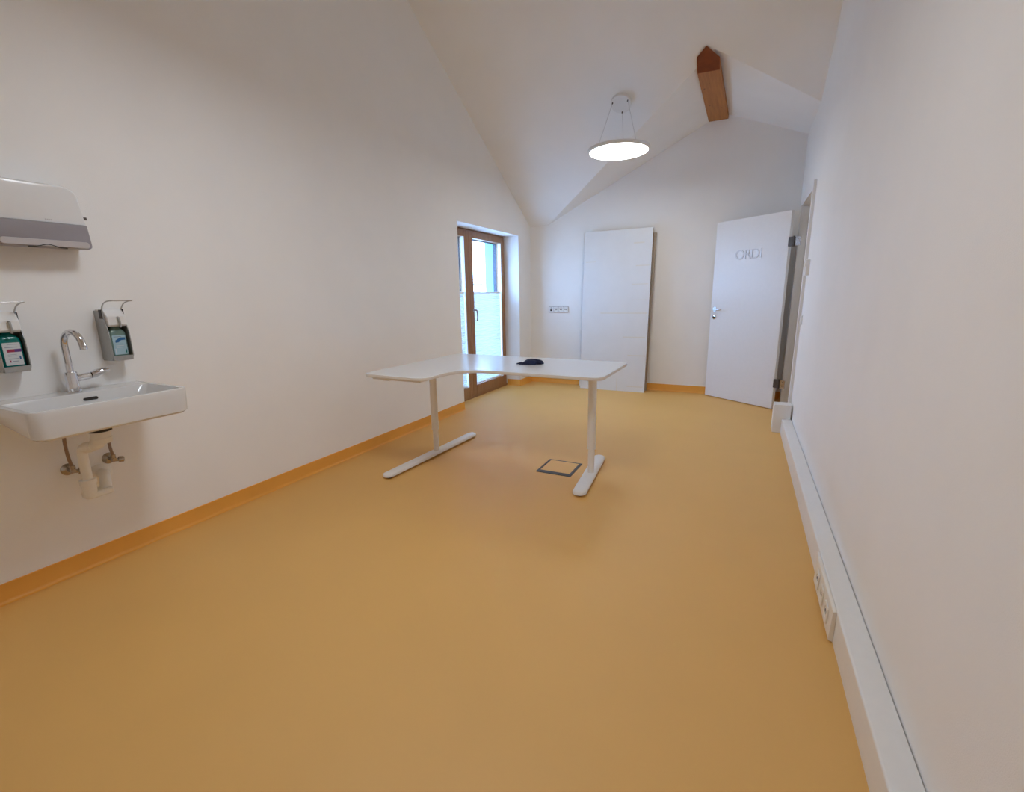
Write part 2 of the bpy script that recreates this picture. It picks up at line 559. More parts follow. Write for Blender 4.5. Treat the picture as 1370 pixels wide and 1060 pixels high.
# ------------------------------------------------------------------ door frame and door leaf
fr = struct(empty('trim_2', (W, DY0, 0)), 'white door frame around the doorway', 'door frame')
bm = B()
def fb(*a):
    box(bm, *a)
ct = 0.022
fb(W - ct, W, DY0 - 0.055, DY0 + 0.012, 0, DZ + 0.06)          # near casing
fb(W - ct, W, DY1 - 0.012, DY1 + 0.055, 0, DZ + 0.06)          # far casing
fb(W - ct, W, DY0 + 0.012, DY1 - 0.012, DZ - 0.012, DZ + 0.06)
fb(W, W + 0.16, DY0 + 0.001, DY0 + 0.012, 0, DZ - 0.001)
fb(W, W + 0.16, DY1 - 0.012, DY1 - 0.001, 0, DZ - 0.001)
fb(W, W + 0.16, DY0 + 0.012, DY1 - 0.012, DZ - 0.012, DZ - 0.001)
fb(W + 0.055, W + 0.10, DY1 - 0.030, DY1 - 0.012, 0, DZ - 0.012)     # stop
fb(W + 0.055, W + 0.10, DY0 + 0.012, DY0 + 0.030, 0, DZ - 0.012)
for v in bm.verts: v.co -= Vector((W, DY0, 0))
obj('frame', bm, M['white_lac'], fr, bevel=0.002)

HX, HY, TH, DW = 3.046, 5.429, 0.6293, 0.85
door = struct(empty('door_1', (HX, HY, 0), PI - TH), 'white door leaf standing open against the end wall', 'door')
TK = 0.042
bm = B(); box(bm, 0, DW, -TK, 0, 0.008, 1.993)
obj('leaf', bm, M['white_lac'], door, bevel=0.002)
bm = B()   # lever
cyl(bm, (0.795, 0.0, 1.035), (0.795, 0.008, 1.035), 0.026)
cyl(bm, (0.795, 0.008, 1.035), (0.795, 0.05, 1.035), 0.010)
tube(bm, spline([(0.795, 0.045, 1.035), (0.78, 0.052, 1.035), (0.72, 0.052, 1.034), (0.675, 0.05, 1.033)]), 0.009)
tag(obj('handle', bm, M['chrome'], door, smooth=True), 'chrome lever handle')
bm = B()
lathe(bm, (0.797, 0.0, 0.945), (0, 1, 0), [(0, 0.026), (0.006, 0.026), (0.008, 0.022)])
kp = obj('keyhole_plate', bm, M['chrome'], door, smooth=True)
bm = B()
cyl(bm, (0.797, 0.0081, 0.945), (0.797, 0.010, 0.945), 0.011)
box(bm, 0.793, 0.801, 0.0081, 0.010, 0.925, 0.945)
obj('keyhole', bm, M['dark'], kp)
bm = B()
cyl(bm, (0.797, -TK - 0.03, 1.035), (0.797, -TK, 1.035), 0.010)
tube(bm, [(0.797, -TK - 0.03, 1.035), (0.72, -TK - 0.03, 1.035), (0.67, -TK - 0.03, 1.035)], 0.009)
obj('handle', bm, M['chrome'], door, smooth=True)
for z in (0.285, 1.70):
    bm = B()
    box(bm, -0.040, 0.006, -0.020, 0.004, z - 0.045, z + 0.045)
    hg = obj('hinge', bm, M['hinge'], door, bevel=0.002)
    bm = B()
    cyl(bm, (-0.046, -0.004, z - 0.05), (-0.046, -0.004, z + 0.05), 0.009)
    obj('knuckle', bm, M['hinge'], hg, smooth=True)
    # plate running back to the frame
    bm = B()
    box(bm, -0.108, -0.052, -0.016, -0.008, z - 0.042, z + 0.042)
    for k in (-0.022, 0.022):
        cyl(bm, (-0.080, -0.008, z + k), (-0.080, -0.004, z + k), 0.006)
    obj('plate', bm, M['old_chrome'], hg, bevel=0.001)

def letter(ch, x, z, size, parent, m):
    cu = bpy.data.curves.new('t', 'FONT')
    cu.body = ch
    cu.size = size
    cu.extrude = 0.003
    cu.align_x = 'CENTER'
    to = bpy.data.objects.new('t', cu)
    COL.objects.link(to)
    dg = bpy.context.evaluated_depsgraph_get()
    me = bpy.data.meshes.new_from_object(to.evaluated_get(dg))
    bpy.data.objects.remove(to)
    R_ = Matrix(((-1, 0, 0), (0, 0, 1), (0, 1, 0))).to_4x4()      # text x -> -X, text y -> Z, normal -> +Y
    me.transform(R_)
    me.transform(Matrix.Translation((x, 0.0031, z)))
    me.materials.clear()
    me.materials.append(m)
    o = bpy.data.objects.new('letter', me)
    COL.objects.link(o)
    o.parent = parent
    return o
for ch, x in (('O', 0.530), ('R', 0.437), ('D', 0.350), ('I', 0.283)):
    letter(ch, x, 1.572, 0.142, door, M['letter'])

# ================================================================== CEILING THINGS
# ridge beam stub, end cut parallel to the main slope
OFF = 0.012
def endy(x, z):           # end-cut plane just proud of the main slope
    return L - (z - ZA - GX * x + OFF) / SL - 0.0
bx0, bx1, bxt = 2.187, 2.361, 2.264
zb, zbf = 3.047, 3.082
zl, zr_, zt = 3.119, 3.103, 3.162
prof = [(bx0, zb), (bx1, zb), (bx1, zr_), (bxt, zt), (bx0, zl)]
beam = empty('wooden_beam', ((bx0 + bx1) / 2, 5.3, zb))
tag(beam, 'short wooden ridge beam sticking out of the end wall under the ceiling', 'beam')
bo = Vector(((bx0 + bx1) / 2, 5.3, zb))
bm = B()
r0 = [Vector((x, endy(x, z), z)) for x, z in prof]
r1 = [Vector((x + (0.025 if x > 2.3 else 0.0), L + 0.05, z + (zbf - zb))) for x, z in prof]
loft(bm, [[q - bo for q in r0], [q - bo for q in r1]], cap0=False)
obj('timber', bm, M['beam_wood'], beam)
bm = B()
r0b = [q + Vector((0, 0.004, 0.0)) for q in r0]
loft(bm, [[q - bo for q in r0b], [q - bo - Vector((0, 0.005, 0)) for q in r0]])
tag(obj('end_grain', bm, M['beam_end'], beam), 'dark reddish cut end')
for kx, ky in ((2.215, 5.02), (2.262, 4.92), (2.335, 5.62), (2.23, 5.5)):
    bm = B()
    kz = zb + (zbf - zb) * (ky - 4.6) / (L - 4.6)
    lathe(bm, (kx - bo.x, ky - bo.y, kz - bo.z + 0.003), (0, 0, -1), [(0, 0.010), (0.0038, 0.010), (0.0042, 0.006)], n=12)
    obj('knot', bm, M['knot'], beam)

def pendant(cx, cy, z, label, canopy_x, canopy_y, surf, nrm, glow):
    r = empty('pendant_lamp', (cx, cy, z))
    tag(r, label, 'lamp')
    o = Vector((cx, cy, z))
    bm = B()
    lathe(bm, (0, 0, 0.028), (0, 0, -1), [(0, 0.02), (0, 0.272), (0.004, 0.283), (0.026, 0.288), (0.032, 0.285), (0.032, 0.268), (0.024, 0.267)], n=72)
    obj('housing', bm, M['white_metal'], r, smooth=True)
    bm = B()
    lathe(bm, (0, 0, 0.012), (0, 0, -1), [(0, 0.2665), (0.0145, 0.2665), (0.0155, 0.264)], n=72)
    obj('diffuser', bm, glow, r, smooth=True)
    cc = Vector((canopy_x, canopy_y, surf)) - o
    nrm = nrm.normalized()
    bm = B()
    lathe(bm, cc, nrm, [(-0.005, 0.095), (0.026, 0.095), (0.030, 0.091)], n=40)
    can = obj('canopy', bm, M['white_metal'], r, smooth=True)
    e1 = Vector((1, 0, 0)); e1 = (e1 - nrm * e1.dot(nrm)).normalized(); e2 = nrm.cross(e1)
    if e2.y > 0: e2 = -e2
    for ang in (205, 335, 90):
        t = math.radians(ang)
        dx, dy = math.cos(t), math.sin(t)
        top = cc + nrm * 0.030 + (e1 * dx - e2 * dy) * 0.078
        bot = Vector((dx * 0.20, dy * 0.20, 0.029))
        bm = B(); cyl(bm, top, bot, 0.0012, n=6)
        obj('wire', bm, M['steel'], r)
        bm = B(); cyl(bm, top - nrm * 0.004, top + nrm * 0.014, 0.005, n=10)
        obj('wire_grip', bm, M['hinge'], can)
    return r
n2 = Vector((-GX, -SL, -1))
n3 = Vector((-GX, SL, -1))
pendant(1.532, 4.645, 2.533, 'round white disc pendant lamp glowing in front of the end wall', 1.522, 4.732, p2(1.522, 4.732), n2, M['diffuser_far'])
pendant(1.55, 1.30, 2.533, 'round white disc pendant lamp above the near half of the room', 1.55, 1.30, p3(1.55, 1.30), n3, M['diffuser'])

# ================================================================== DESK
DZT, DTT = 0.74, 0.022
desk = empty('corner_desk', (1.2, 2.8, 0))
tag(desk, 'white L-shaped corner desk on two T-shaped legs in mid room', 'desk')
do = Vector((1.2, 2.8, 0))
out = round_poly([(0.44, 2.262), (0.955, 2.238), (0.962, 2.665), (1.972, 2.645), (1.978, 3.352), (0.45, 3.40)], [0.055, 0.07, 0.21, 0.075, 0.06, 0.06], 9)
bm = B()
def ring(off, z):
    n = len(out); res_ = []
    for k in range(n):
        a = Vector(out[k - 1]); c = Vector(out[(k + 1) % n]); p = Vector(out[k])
        t = (c - a).normalized(); nn = Vector((t.y, -t.x))
        q = p - nn * off
        res_.append(Vector((q.x - do.x, q.y - do.y, z)))
    return res_
loft(bm, [ring(0.006, DZT - DTT), ring(0.001, DZT - DTT + 0.004), ring(0.0, DZT - 0.008), ring(0.0015, DZT - 0.003)], True, False)
eb = obj('edge_band', bm, M['desk_edge'], desk, smooth=True)
bm = B()
loft(bm, [ring(0.002, DZT - 0.006), ring(0.0012, DZT - 0.002), ring(0.003, DZT)], True, True)
obj('tabletop', bm, M['desk_top'], desk, smooth=True)
bm = B()       # steel frame below the top
zt0, zt1 = DZT - DTT - 0.028, DZT - DTT - 0.0005
box(bm, 0.56 - do.x, 0.62 - do.x, 2.32 - do.y, 3.30 - do.y, zt0, zt1)
box(bm, 0.50 - do.x, 0.90 - do.x, 2.29 - do.y, 2.325 - do.y, zt0 + 0.012, zt1)
box(bm, 0.50 - do.x, 1.90 - do.x, 3.28 - do.y, 3.32 - do.y, zt0 + 0.006, zt1)
box(bm, 0.62 - do.x, 1.90 - do.x, 2.83 - do.y, 2.87 - do.y, zt0 + 0.006, zt1)
box(bm, 1.74 - do.x, 1.90 - do.x, 2.72 - do.y, 3.30 - do.y, zt0 + 0.016, zt1)
obj('underframe', bm, M['white_metal'], desk, bevel=0.002)
def t_leg(x, y, fx0, fy0, fx1, fy1, wid):
    col = B()
    cyl(col, (x - do.x, y - do.y, 0.215), (x - do.x, y - do.y, zt0 + 0.003), 0.0275, n=32)
    cyl(col, (x - do.x, y - do.y, 0.207), (x - do.x, y - do.y, 0.215), 0.0285, n=32)
    cyl(col, (x - do.x, y - do.y, 0.030), (x - do.x, y - do.y, 0.215), 0.022, n=32)
    lg = obj('leg', col, M['white_metal'], desk, smooth=True)
    a, b = Vector((fx0, fy0, 0)), Vector((fx1, fy1, 0))
    d = (b - a).normalized(); nn = Vector((-d.y, d.x, 0)); h = wid / 2
    Lf = (b - a).length
    shape = []
    for k in range(25):
        t = -PI / 2 + PI * k / 24
        shape.append((Lf - h + h * math.cos(t), h * math.sin(t)))
    for k in range(25):
        t = PI / 2 + PI * k / 24
        shape.append((h + h * math.cos(t), h * math.sin(t)))
    def rg(off, z):
        r_ = []
        for (u, w) in shape:
            f = (h - off) / h
            uu = Lf / 2 + (u - Lf / 2) * (1 - 2 * off / Lf)
            r_.append(a + d * uu + nn * w * f + Vector((0, 0, z)) - do)
        return r_
    bm = B()
    loft(bm, [rg(0.006, 0.012), rg(0.0, 0.014), rg(0.0, 0.024), rg(0.004, 0.031), rg(0.014, 0.036), rg(0.026, 0.037)])
    obj('foot', bm, M['white_metal'], lg, smooth=True)
    for u in (0.045, Lf - 0.045, Lf * 0.48):
        bm = B()
        c_ = a + d * u - do
        cyl(bm, c_, c_ + Vector((0, 0, 0.0125)), 0.022, n=20)
        obj('glide', bm, M['black'], lg)
t_leg(0.583, 2.845, 0.562, 2.262, 0.606, 3.385, 0.082)
t_leg(1.848, 2.880, 1.871, 2.530, 1.806, 3.262, 0.088)

# crumpled navy cloth on the desk
bm = B()
bmesh.ops.create_uvsphere(bm, u_segments=40, v_segments=22, radius=1.0)
rnd = random.Random(3)
ph = [(rnd.uniform(3, 9), rnd.uniform(3, 9), rnd.uniform(0, 6)) for _ in range(6)]
for v in bm.verts:
    x, y, z = v.co
    w = sum(math.sin(x * a + y * b + c) for a, b, c in ph) / 6
    env = 1 + 0.28 * w
    hgt = 0.040 * (0.62 + 0.38 * math.tanh(4 * (x + 0.45))) * (1 + 0.22 * w)
    if z > 0: z = z ** 0.55
    v.co = Vector((x * 0.088 * env, y * 0.042 * env * (1 - 0.25 * x), max(0.0, z) * hgt + min(0.0, z) * 0.0004))
cl = empty('navy_cloth', (1.335, 3.03, DZT))
tag(cl, 'small crumpled navy blue cloth lying on the white desk', 'cloth')
cl.rotation_euler = (0, 0, 0.35)
obj('fabric', bm, M['cloth'], cl, smooth=True)
bm = B()
tube(bm, spline([(-0.06, -0.012, 0.012), (-0.085, -0.018, 0.008), (-0.098, -0.012, 0.005), (-0.101, 0.0, 0.005), (-0.088, 0.004, 0.007), (-0.065, 0.0, 0.014)]), 0.004, n=8)
obj('strap', bm, M['cloth'], cl, smooth=True)
bm = B()
tube(bm, spline([(0.02, -0.03, 0.012), (0.06, -0.036, 0.018), (0.088, -0.02, 0.012), (0.092, 0.0, 0.006)]), 0.005, n=8)
obj('strap', bm, M['cloth'], cl, smooth=True)

# floor box beside the right foot
fbx = empty('floor_socket_box', (1.59, 2.957, 0))
tag(fbx, 'square flush floor socket box with dark rim beside the right desk foot', 'floor box')
bm = B()
a0 = rrect(-0.129, 0.129, -0.135, 0.135, 0.004, 2); a1 = [(-0.110, -0.102), (0.110, -0.102), (0.110, 0.123), (-0.110, 0.123)]
box(bm, -0.129, -0.112, -0.135, 0.135, 0.0, 0.004)
box(bm, 0.109, 0.129, -0.135, 0.135, 0.0, 0.004)
box(bm, -0.112, 0.109, -0.135, -0.094, 0.0, 0.004)
box(bm, -0.112, 0.109, 0.124, 0.135, 0.0, 0.004)
obj('rim', bm, M['box_rim'], fbx)
bm = B(); box(bm, -0.112, 0.109, -0.094, 0.124, 0.0, 0.003)
tag(obj('lid', bm, M['floor'], fbx), 'orange linoleum inlay')

# ================================================================== LEANING BOARDS
def board(name, label, x0, x1, h, thick, yfoot, ytop, mats, rot=0.0, tapes=(), bare=0.0):
    """yfoot/ytop: y of the front face at floor and at top"""
    r = empty(name, ((x0 + x1) / 2, yfoot, 0.0))
    tag(r, label, 'board')
    lean = math.atan2(ytop - yfoot, h)
    r.rotation_euler = (-lean, rot, 0)
    w = (x1 - x0) / 2
    bm = B(); box(bm, -w, w, 0.0, thick, 0, h)
    obj('panel', bm, mats[1], r, bevel=0.002)
    if mats[0]:
        bm = B()
        box(bm, -w - 0.001, w + 0.001 - bare, -0.0015, 0.0, 0.0, h)
        obj('foil', bm, mats[0], r)
    for (ta, tb, za, zb_) in tapes:
        bm = B(); box(bm, ta, tb, -0.0028, -0.0016, za, zb_)
        obj('tape', bm, M['tape'], r)
    return r
board('wrapped_board', 'tall board in white foil with cream tape leaning on the end wall',
      0.812, 1.655, 2.005, 0.04, 5.805, 5.925, (M['foil'], M['board']), 0.0,
      [(0.20, 0.33, 1.83, 1.845), (0.24, 0.405, 1.56, 1.572), (0.20, 0.40, 1.34, 1.350), (0.20, 0.40, 1.15, 1.158), (-0.18, 0.41, 0.985, 1.0),
       (0.12, 0.40, 0.685, 0.70), (0.19, 0.41, 0.455, 0.47), (0.20, 0.40, 0.06, 0.075), (-0.40, -0.26, 1.63, 1.645), (0.065, 0.078, 0.0, 0.16)])
board('plain_board', 'tan edged tall board leaning upright behind the foil-wrapped board',
      0.76, 1.655, 1.955, 0.03, 5.925, 5.985, (M['foil'], M['board']), 0.016, bare=0.09)

# ================================================================== SOCKETS AND SWITCHES
def round_socket(parent, o, right, upv, nrm, m_=None, D=0.0105):
    """socket insert: square cover with a round well, dark pin holes"""
    bm = B()
    mx = Matrix((right, upv, nrm)).transposed().to_4x4(); mx.translation = o
    n = 32
    def sq(h, z):
        res_ = []
        for k in range(n):
            t = 2 * PI * (k + 0.5) / n
            q = h / max(abs(math.cos(t)), abs(math.sin(t)))
            res_.append(mx @ Vector((q * math.cos(t), q * math.sin(t), z)))
        return res_
    def ci(r_, z): return [mx @ Vector((r_ * math.cos(2 * PI * (k + 0.5) / n), r_ * math.sin(2 * PI * (k + 0.5) / n), z)) for k in range(n)]
    loft(bm, [sq(0.033, 0), sq(0.0325, D - 0.0015), sq(0.031, D), ci(0.0215, D), ci(0.0205, D - 0.001), ci(0.0195, 0.0012)])
    s = obj('socket', bm, m_ or M['white_pl'], parent)
    for k in (-0.0095, 0.0095):
        bm = B()
        cyl(bm, mx @ Vector((k, 0, 0.0013)), mx @ Vector((k, 0, 0.0022)), 0.0062, n=12)
        obj('pin_hole', bm, M['dark'], s)
    return s
st = empty('wall_socket_strip', (0.42, L, 1.034))
tag(st, 'white four-gang socket strip on the end wall left of the leaning boards', 'socket')
bm = B()
pts = rrect(-0.145, 0.145, -0.041, 0.041, 0.006, 3)
prism(bm, pts, lambda a, b: Vector((a, 0.0, b)), lambda a, b: Vector((a, -0.008, b)))
tag(obj('frame', bm, M['grey_lip'], st, bevel=0.001), 'pale grey surround')
for k in range(4):
    cx = -0.1065 + 0.071 * k
    if k == 0:
        bm = B(); box(bm, cx - 0.033, cx + 0.033, -0.0115, -0.008, -0.033, 0.033)
        ds = obj('data_outlet', bm, M['white_pl'], st, bevel=0.001)
        bm = B(); box(bm, cx - 0.014, cx + 0.014, -0.0125, -0.0116, -0.020, 0.0)
        box(bm, cx - 0.008, cx + 0.008, -0.0125, -0.0116, 0.018, 0.024)
        obj('jack', bm, M['dark'], ds)
    else:
        round_socket(st, Vector((cx, -0.008, 0)), Vector((1, 0, 0)), Vector((0, 0, 1)), Vector((0, -1, 0)))

# thermostat and switch by the door frame
ts = empty('room_thermostat', (W, 4.585, 1.415))
tag(ts, 'small white thermostat box on the right wall beside the door frame', 'thermostat')
bm = B()
pts = rrect(-0.042, 0.042, -0.064, 0.064, 0.006, 4)
prism(bm, pts, lambda a, b: Vector((0.0, a, b)), lambda a, b: Vector((-0.028, a * .97, b * .98)))
obj('housing', bm, M['white_pl'], ts, bevel=0.002)
bm = B(); cyl(bm, (-0.028, 0.0, 0.02), (-0.034, 0.0, 0.02), 0.018, n=20)
obj('dial', bm, M['cream_pl'], ts, smooth=True)
sw = empty('light_switch', (W, 4.655, 0.985))
tag(sw, 'flat white light switch low on the right wall by the door frame', 'switch')
bm = B()
pts = rrect(-0.040, 0.040, -0.040, 0.040, 0.005, 3)
prism(bm, pts, lambda a, b: Vector((0.0, a, b)), lambda a, b: Vector((-0.009, a, b)))
obj('plate', bm, M['white_pl'], sw, bevel=0.001)
bm = B(); box(bm, -0.0125, -0.009, -0.031, 0.031, -0.031, 0.031)
obj('rocker', bm, M['white_pl'], sw, bevel=0.001)

# cable trunking along the right wall
TD, TT = 0.078, 0.127
tk = empty('cable_trunking', (W, 1.6, 0))
tag(tk, 'white cable trunking along the foot of the right wall', 'trunking')
to_ = Vector((W, 1.6, 0))
bm = B()
box(bm, -TD + 0.006, -0.0045, YB + 0.002 - 1.6, 4.528 - 1.6, 0.0, TT - 0.004)
obj('base', bm, M['white_pl'], tk)
for ya, yb in ((YB + 0.002, 2.7205), (2.7225, 4.528)):
    bm = B()
    prof = round_poly([(-TD, 0.0), (-0.004, 0.0), (-0.004, TT), (-TD, TT)], [0, 0, 0.002, 0.007], 4)
    prism(bm, prof, lambda a, b: Vector((a, ya - 1.6, b)), lambda a, b: Vector((a, yb - 1.6, b)))
    obj('cover', bm, M['white_pl'], tk, smooth=True)
bx = empty('junction_box', (W - 0.075, 4.60, 0))
tag(bx, 'white cube-shaped junction box ending the trunking beside the doorway', 'junction box')
bm = B(); box(bm, -0.068, 0.062, -0.070, 0.060, 0, 0.252)
obj('housing', bm, M['white_pl'], bx, bevel=0.003)
bm = B(); box(bm, -0.071, -0.0682, -0.060, 0.050, 0.01, 0.242)
obj('lid', bm, M['white_pl'], bx, bevel=0.001)

ms = empty('trunking_socket_block', (W - TD, 1.95, 0.066))
tag(ms, 'cream triple socket block clipped to the front of the trunking', 'socket')
bm = B()
prof = round_poly([(-0.016, -0.058), (-0.0005, -0.060), (-0.0005, 0.060), (-0.012, 0.058)], [0.005, 0, 0, 0.006], 4)
prism(bm, prof, lambda a, b: Vector((a, -0.195, b)), lambda a, b: Vector((a, 0.195, b)))
obj('housing', bm, M['cream_pl'], ms, smooth=True, bevel=0.001)
for k in (-0.11, 0.0, 0.11):
    round_socket(ms, Vector((-0.0148, k, 0.0)), Vector((0, -1, 0)), Vector((0.033, 0, 1)).normalized(), Vector((-1, 0, 0.033)).normalized(), M['cream_pl'], 0.0042)
bm = B(); box(bm, -0.008, -0.0005, 0.1955, 0.235, -0.045, 0.058)
obj('end_cap', bm, M['white_pl'], ms, bevel=0.001)

# ================================================================== WASHBASIN
SY, SX, SZ = 0.912, 0.44, 0.85
HWY = 0.272
sink = empty('washbasin', (0.0, SY, SZ))
tag(sink, 'white rectangular ceramic washbasin on the left wall', 'washbasin')
def srect(x0, x1, hw, rf, rb, zf, k=7):
    pts = round_poly([(x0, -hw), (x1, -hw), (x1, hw), (x0, hw)], [rb, rf, rf, rb], k)
    return [Vector((x, y, zf(x, y))) for x, y in pts]
zbot = lambda x, y: -0.052 - 0.058 * min(1, max(0, x / SX)) 
zlow = lambda d: (lambda x, y: -0.052 - 0.058 * min(1, max(0, x / SX)) + d)
flat = lambda z: (lambda x, y: z)
bm = B()
rings = [
    srect(0.06, SX - 0.12, HWY - 0.12, 0.05, 0.03, flat(-0.128)),
    srect(0.03, SX - 0.04, HWY - 0.045, 0.05, 0.03, zlow(-0.012)),
    srect(0.002, SX - 0.012, HWY - 0.012, 0.045, 0.002, zlow(-0.006)),
    srect(0.001, SX - 0.003, HWY - 0.004, 0.045, 0.001, zlow(0.004)),
    srect(0.001, SX, HWY, 0.045, 0.001, flat(-0.03)),
    srect(0.001, SX, HWY, 0.045, 0.001, flat(-0.008)),
    srect(0.001, SX - 0.002, HWY - 0.002, 0.044, 0.001, flat(-0.002)),
    srect(0.002, SX - 0.006, HWY - 0.006, 0.042, 0.002, flat(0.0)),
    srect(0.118, SX - 0.018, HWY - 0.020, 0.035, 0.02, flat(-0.0005)),
    srect(0.122, SX - 0.022, HWY - 0.024, 0.035, 0.02, flat(-0.005)),
    srect(0.128, SX - 0.045, HWY - 0.050, 0.05, 0.04, flat(-0.055)),
    srect(0.145, SX - 0.085, HWY - 0.095, 0.07, 0.06, flat(-0.105)),
    srect(0.19, SX - 0.15, HWY - 0.17, 0.05, 0.05, flat(-0.118)),
    srect(0.235, SX - 0.19, 0.02, 0.008, 0.008, flat(-0.122)),
]
loft(bm, rings)
obj('basin', bm, M['ceramic'], sink, smooth=True)
bm = B()
pts = rrect(-0.026, 0.026, -0.006, 0.006, 0.0058, 6)
prism(bm, pts, lambda a, b: Vector((0.1245, a + 0.028, b - 0.030)), lambda a, b: Vector((0.1285, a + 0.028, b - 0.031)))
tag(obj('overflow_slot', bm, M['dark'], sink), 'dark oval overflow slot')
bm = B()
lathe(bm, (0.243, 0, -0.1235), (0, 0, 1), [(0, 0.02), (0.006, 0.032), (0.009, 0.030), (0.011, 0.01)], n=28)
obj('drain_plug', bm, M['chrome'], sink, smooth=True)

# tap
tap = empty('tap', (0.072, SY - 0.002, SZ))
tag(tap, 'chrome swan-neck tap with side lever standing on the washbasin', 'tap')
bm = B()
lathe(bm, (0, 0, 0.0005), (0, 0, 1), [(0, 0.026), (0.004, 0.026), (0.006, 0.0225), (0.085, 0.0225), (0.090, 0.020)], n=32)
obj('body', bm, M['chrome'], tap, smooth=True)
bm = B()
arc = [(0, 0, 0.088), (0, 0, 0.17), (0, 0, 0.205)]
R_s = 0.052
for k in range(1, 15):
    t = PI * k / 16
    arc.append((R_s - R_s * math.cos(t), 0.22 * (R_s - R_s * math.cos(t)), 0.205 + R_s * 1.15 * math.sin(t)))
arc.append((2 * R_s + 0.004, 0.023, 0.200))
tube(bm, arc, 0.0125, n=20)
sp = obj('spout', bm, M['chrome'], tap, smooth=True)
bm = B()
cyl(bm, (2 * R_s + 0.004, 0.023, 0.2005), (2 * R_s + 0.005, 0.0232, 0.190), 0.0135, n=20)
obj('aerator', bm, M['chrome'], sp, smooth=True)
bm = B()
cyl(bm, (0.0, 0.018, 0.060), (0.006, 0.062, 0.066), 0.015, n=24)
cyl(bm, (0.006, 0.0625, 0.066), (0.0065, 0.066, 0.0665), 0.0135, n=24)
obj('valve', bm, M['chrome'], tap, smooth=True)
bm = B()
lev = [((0.0065, 0.067, 0.067), 0.016, 0.015), ((0.009, 0.082, 0.072), 0.018, 0.018), ((0.012, 0.098, 0.078), 0.018, 0.016), ((0.014, 0.122, 0.081), 0.016, 0.012), ((0.014, 0.130, 0.080), 0.014, 0.009)]
rings = []
for c_, a_, b_ in lev:
    rings.append([Vector((c_[0] + a_ * math.cos(t), c_[1], c_[2] + b_ * math.sin(t))) for t in [2 * PI * k / 20 for k in range(20)]])
loft(bm, rings)
obj('lever', bm, M['chrome'], tap, smooth=True)

# siphon
tr = empty('drain_trap', (0.0, SY, 0.42))
tag(tr, 'white plastic drain trap below the washbasin', 'drain trap')
def T(x, y, z): return Vector((x, y - SY, z - 0.42))
bm = B()
lathe(bm, T(0.24, 0.905, 0.7215), (0, 0, -1), [(0, 0.028), (0.020, 0.028), (0.022, 0.041), (0.029, 0.041), (0.031, 0.034)], n=28)
tag(obj('drain_collar', bm, M['dark'], tr, smooth=True), 'dark rubber collar')
bm = B()
lathe(bm, T(0.24, 0.904, 0.6900), (0, 0, -1), [(0, 0.034), (0.026, 0.034), (0.027, 0.038), (0.050, 0.035), (0.054, 0.020)], n=28)
obj('drain_cup', bm, M['cream_pl'], tr, smooth=True)
bm = B()
tube(bm, spline([T(0.24, 0.903, 0.655), T(0.235, 0.89, 0.632), T(0.21, 0.870, 0.627), T(0.185, 0.857, 0.622), T(0.173, 0.855, 0.605), T(0.170, 0.853, 0.56), T(0.170, 0.853, 0.47)]), 0.0185, n=20)
obj('down_pipe', bm, M['cream_pl'], tr, smooth=True)
bm = B()
cyl(bm, T(0.218, 0.878, 0.628), T(0.192, 0.861, 0.622), 0.024, n=20)
obj('union_nut', bm, M['cream_pl'], tr, smooth=True)
bm = B()
lathe(bm, T(0.170, 0.852, 0.478), (0, 0, -1), [(0, 0.020), (0.002, 0.030), (0.020, 0.030), (0.022, 0.025), (0.075, 0.025), (0.080, 0.018)], n=24)
obj('trap_cup', bm, M['cream_pl'], tr, smooth=True)
bm = B()
loft(bm, [[T(x, y, z) for x, y in rrect(0.120, 0.192, 0.832, 0.932, 0.018, 5)] for z in (0.388, 0.415)])
obj('trap_base', bm, M['cream_pl'], tr, smooth=True, bevel=0.006)
bm = B()
tube(bm, spline([T(0.150, 0.915, 0.40), T(0.150, 0.917, 0.43), T(0.135, 0.925, 0.452), T(0.10, 0.937, 0.456), T(0.06, 0.950, 0.450), T(0.002, 0.958, 0.440)]), 0.021, n=20)
obj('outlet_pipe', bm, M['cream_pl'], tr, smooth=True)
bm = B()
lathe(bm, T(0.0, 0.958, 0.436), (1, 0, 0), [(0, 0.048), (0.004, 0.048), (0.012, 0.036), (0.016, 0.024)], n=32)
obj('rosette', bm, M['cream_pl'], tr, smooth=True)

def angle_valve(y, z, label, hose_pts, grp='angle valves under the washbasin'):
    r = empty('angle_valve', (0, y, z))
    tag(r, label, 'valve', grp)
    bm = B(); lathe(bm, (0, 0, 0), (1, 0, 0), [(0, 0.027), (0.003, 0.027), (0.010, 0.016), (0.012, 0.012)], n=28)
    obj('rosette', bm, M['old_chrome'], r, smooth=True)
    bm = B(); cyl(bm, (0.008, 0, 0), (0.060, 0, 0), 0.009, n=16)
    cyl(bm, (0.048, 0, -0.010), (0.048, 0, 0.024), 0.010, n=16)
    obj('body', bm, M['old_chrome'], r, smooth=True)
    bm = B()
    lathe(bm, (0.050, 0.006, -0.004), (0.35, 1.0, -0.1), [(0, 0.008), (0.010, 0.009), (0.012, 0.015), (0.030, 0.014), (0.033, 0.008)], n=18)
    obj('knob', bm, M['old_chrome'], r, smooth=True)
    bm = B(); tube(bm, spline([(a - 0, b - y, c - z) for a, b, c in hose_pts]), 0.0065, n=12)
    tag(obj('hose', bm, M['hose'], r, smooth=True), 'braided supply hose')
    return r
angle_valve(0.850, 0.497, 'angle valve on the wall left of the drain trap', [(0.048, 0.850, 0.518), (0.06, 0.842, 0.560), (0.10, 0.828, 0.62), (0.15, 0.815, 0.68), (0.155, 0.825, 0.718)])
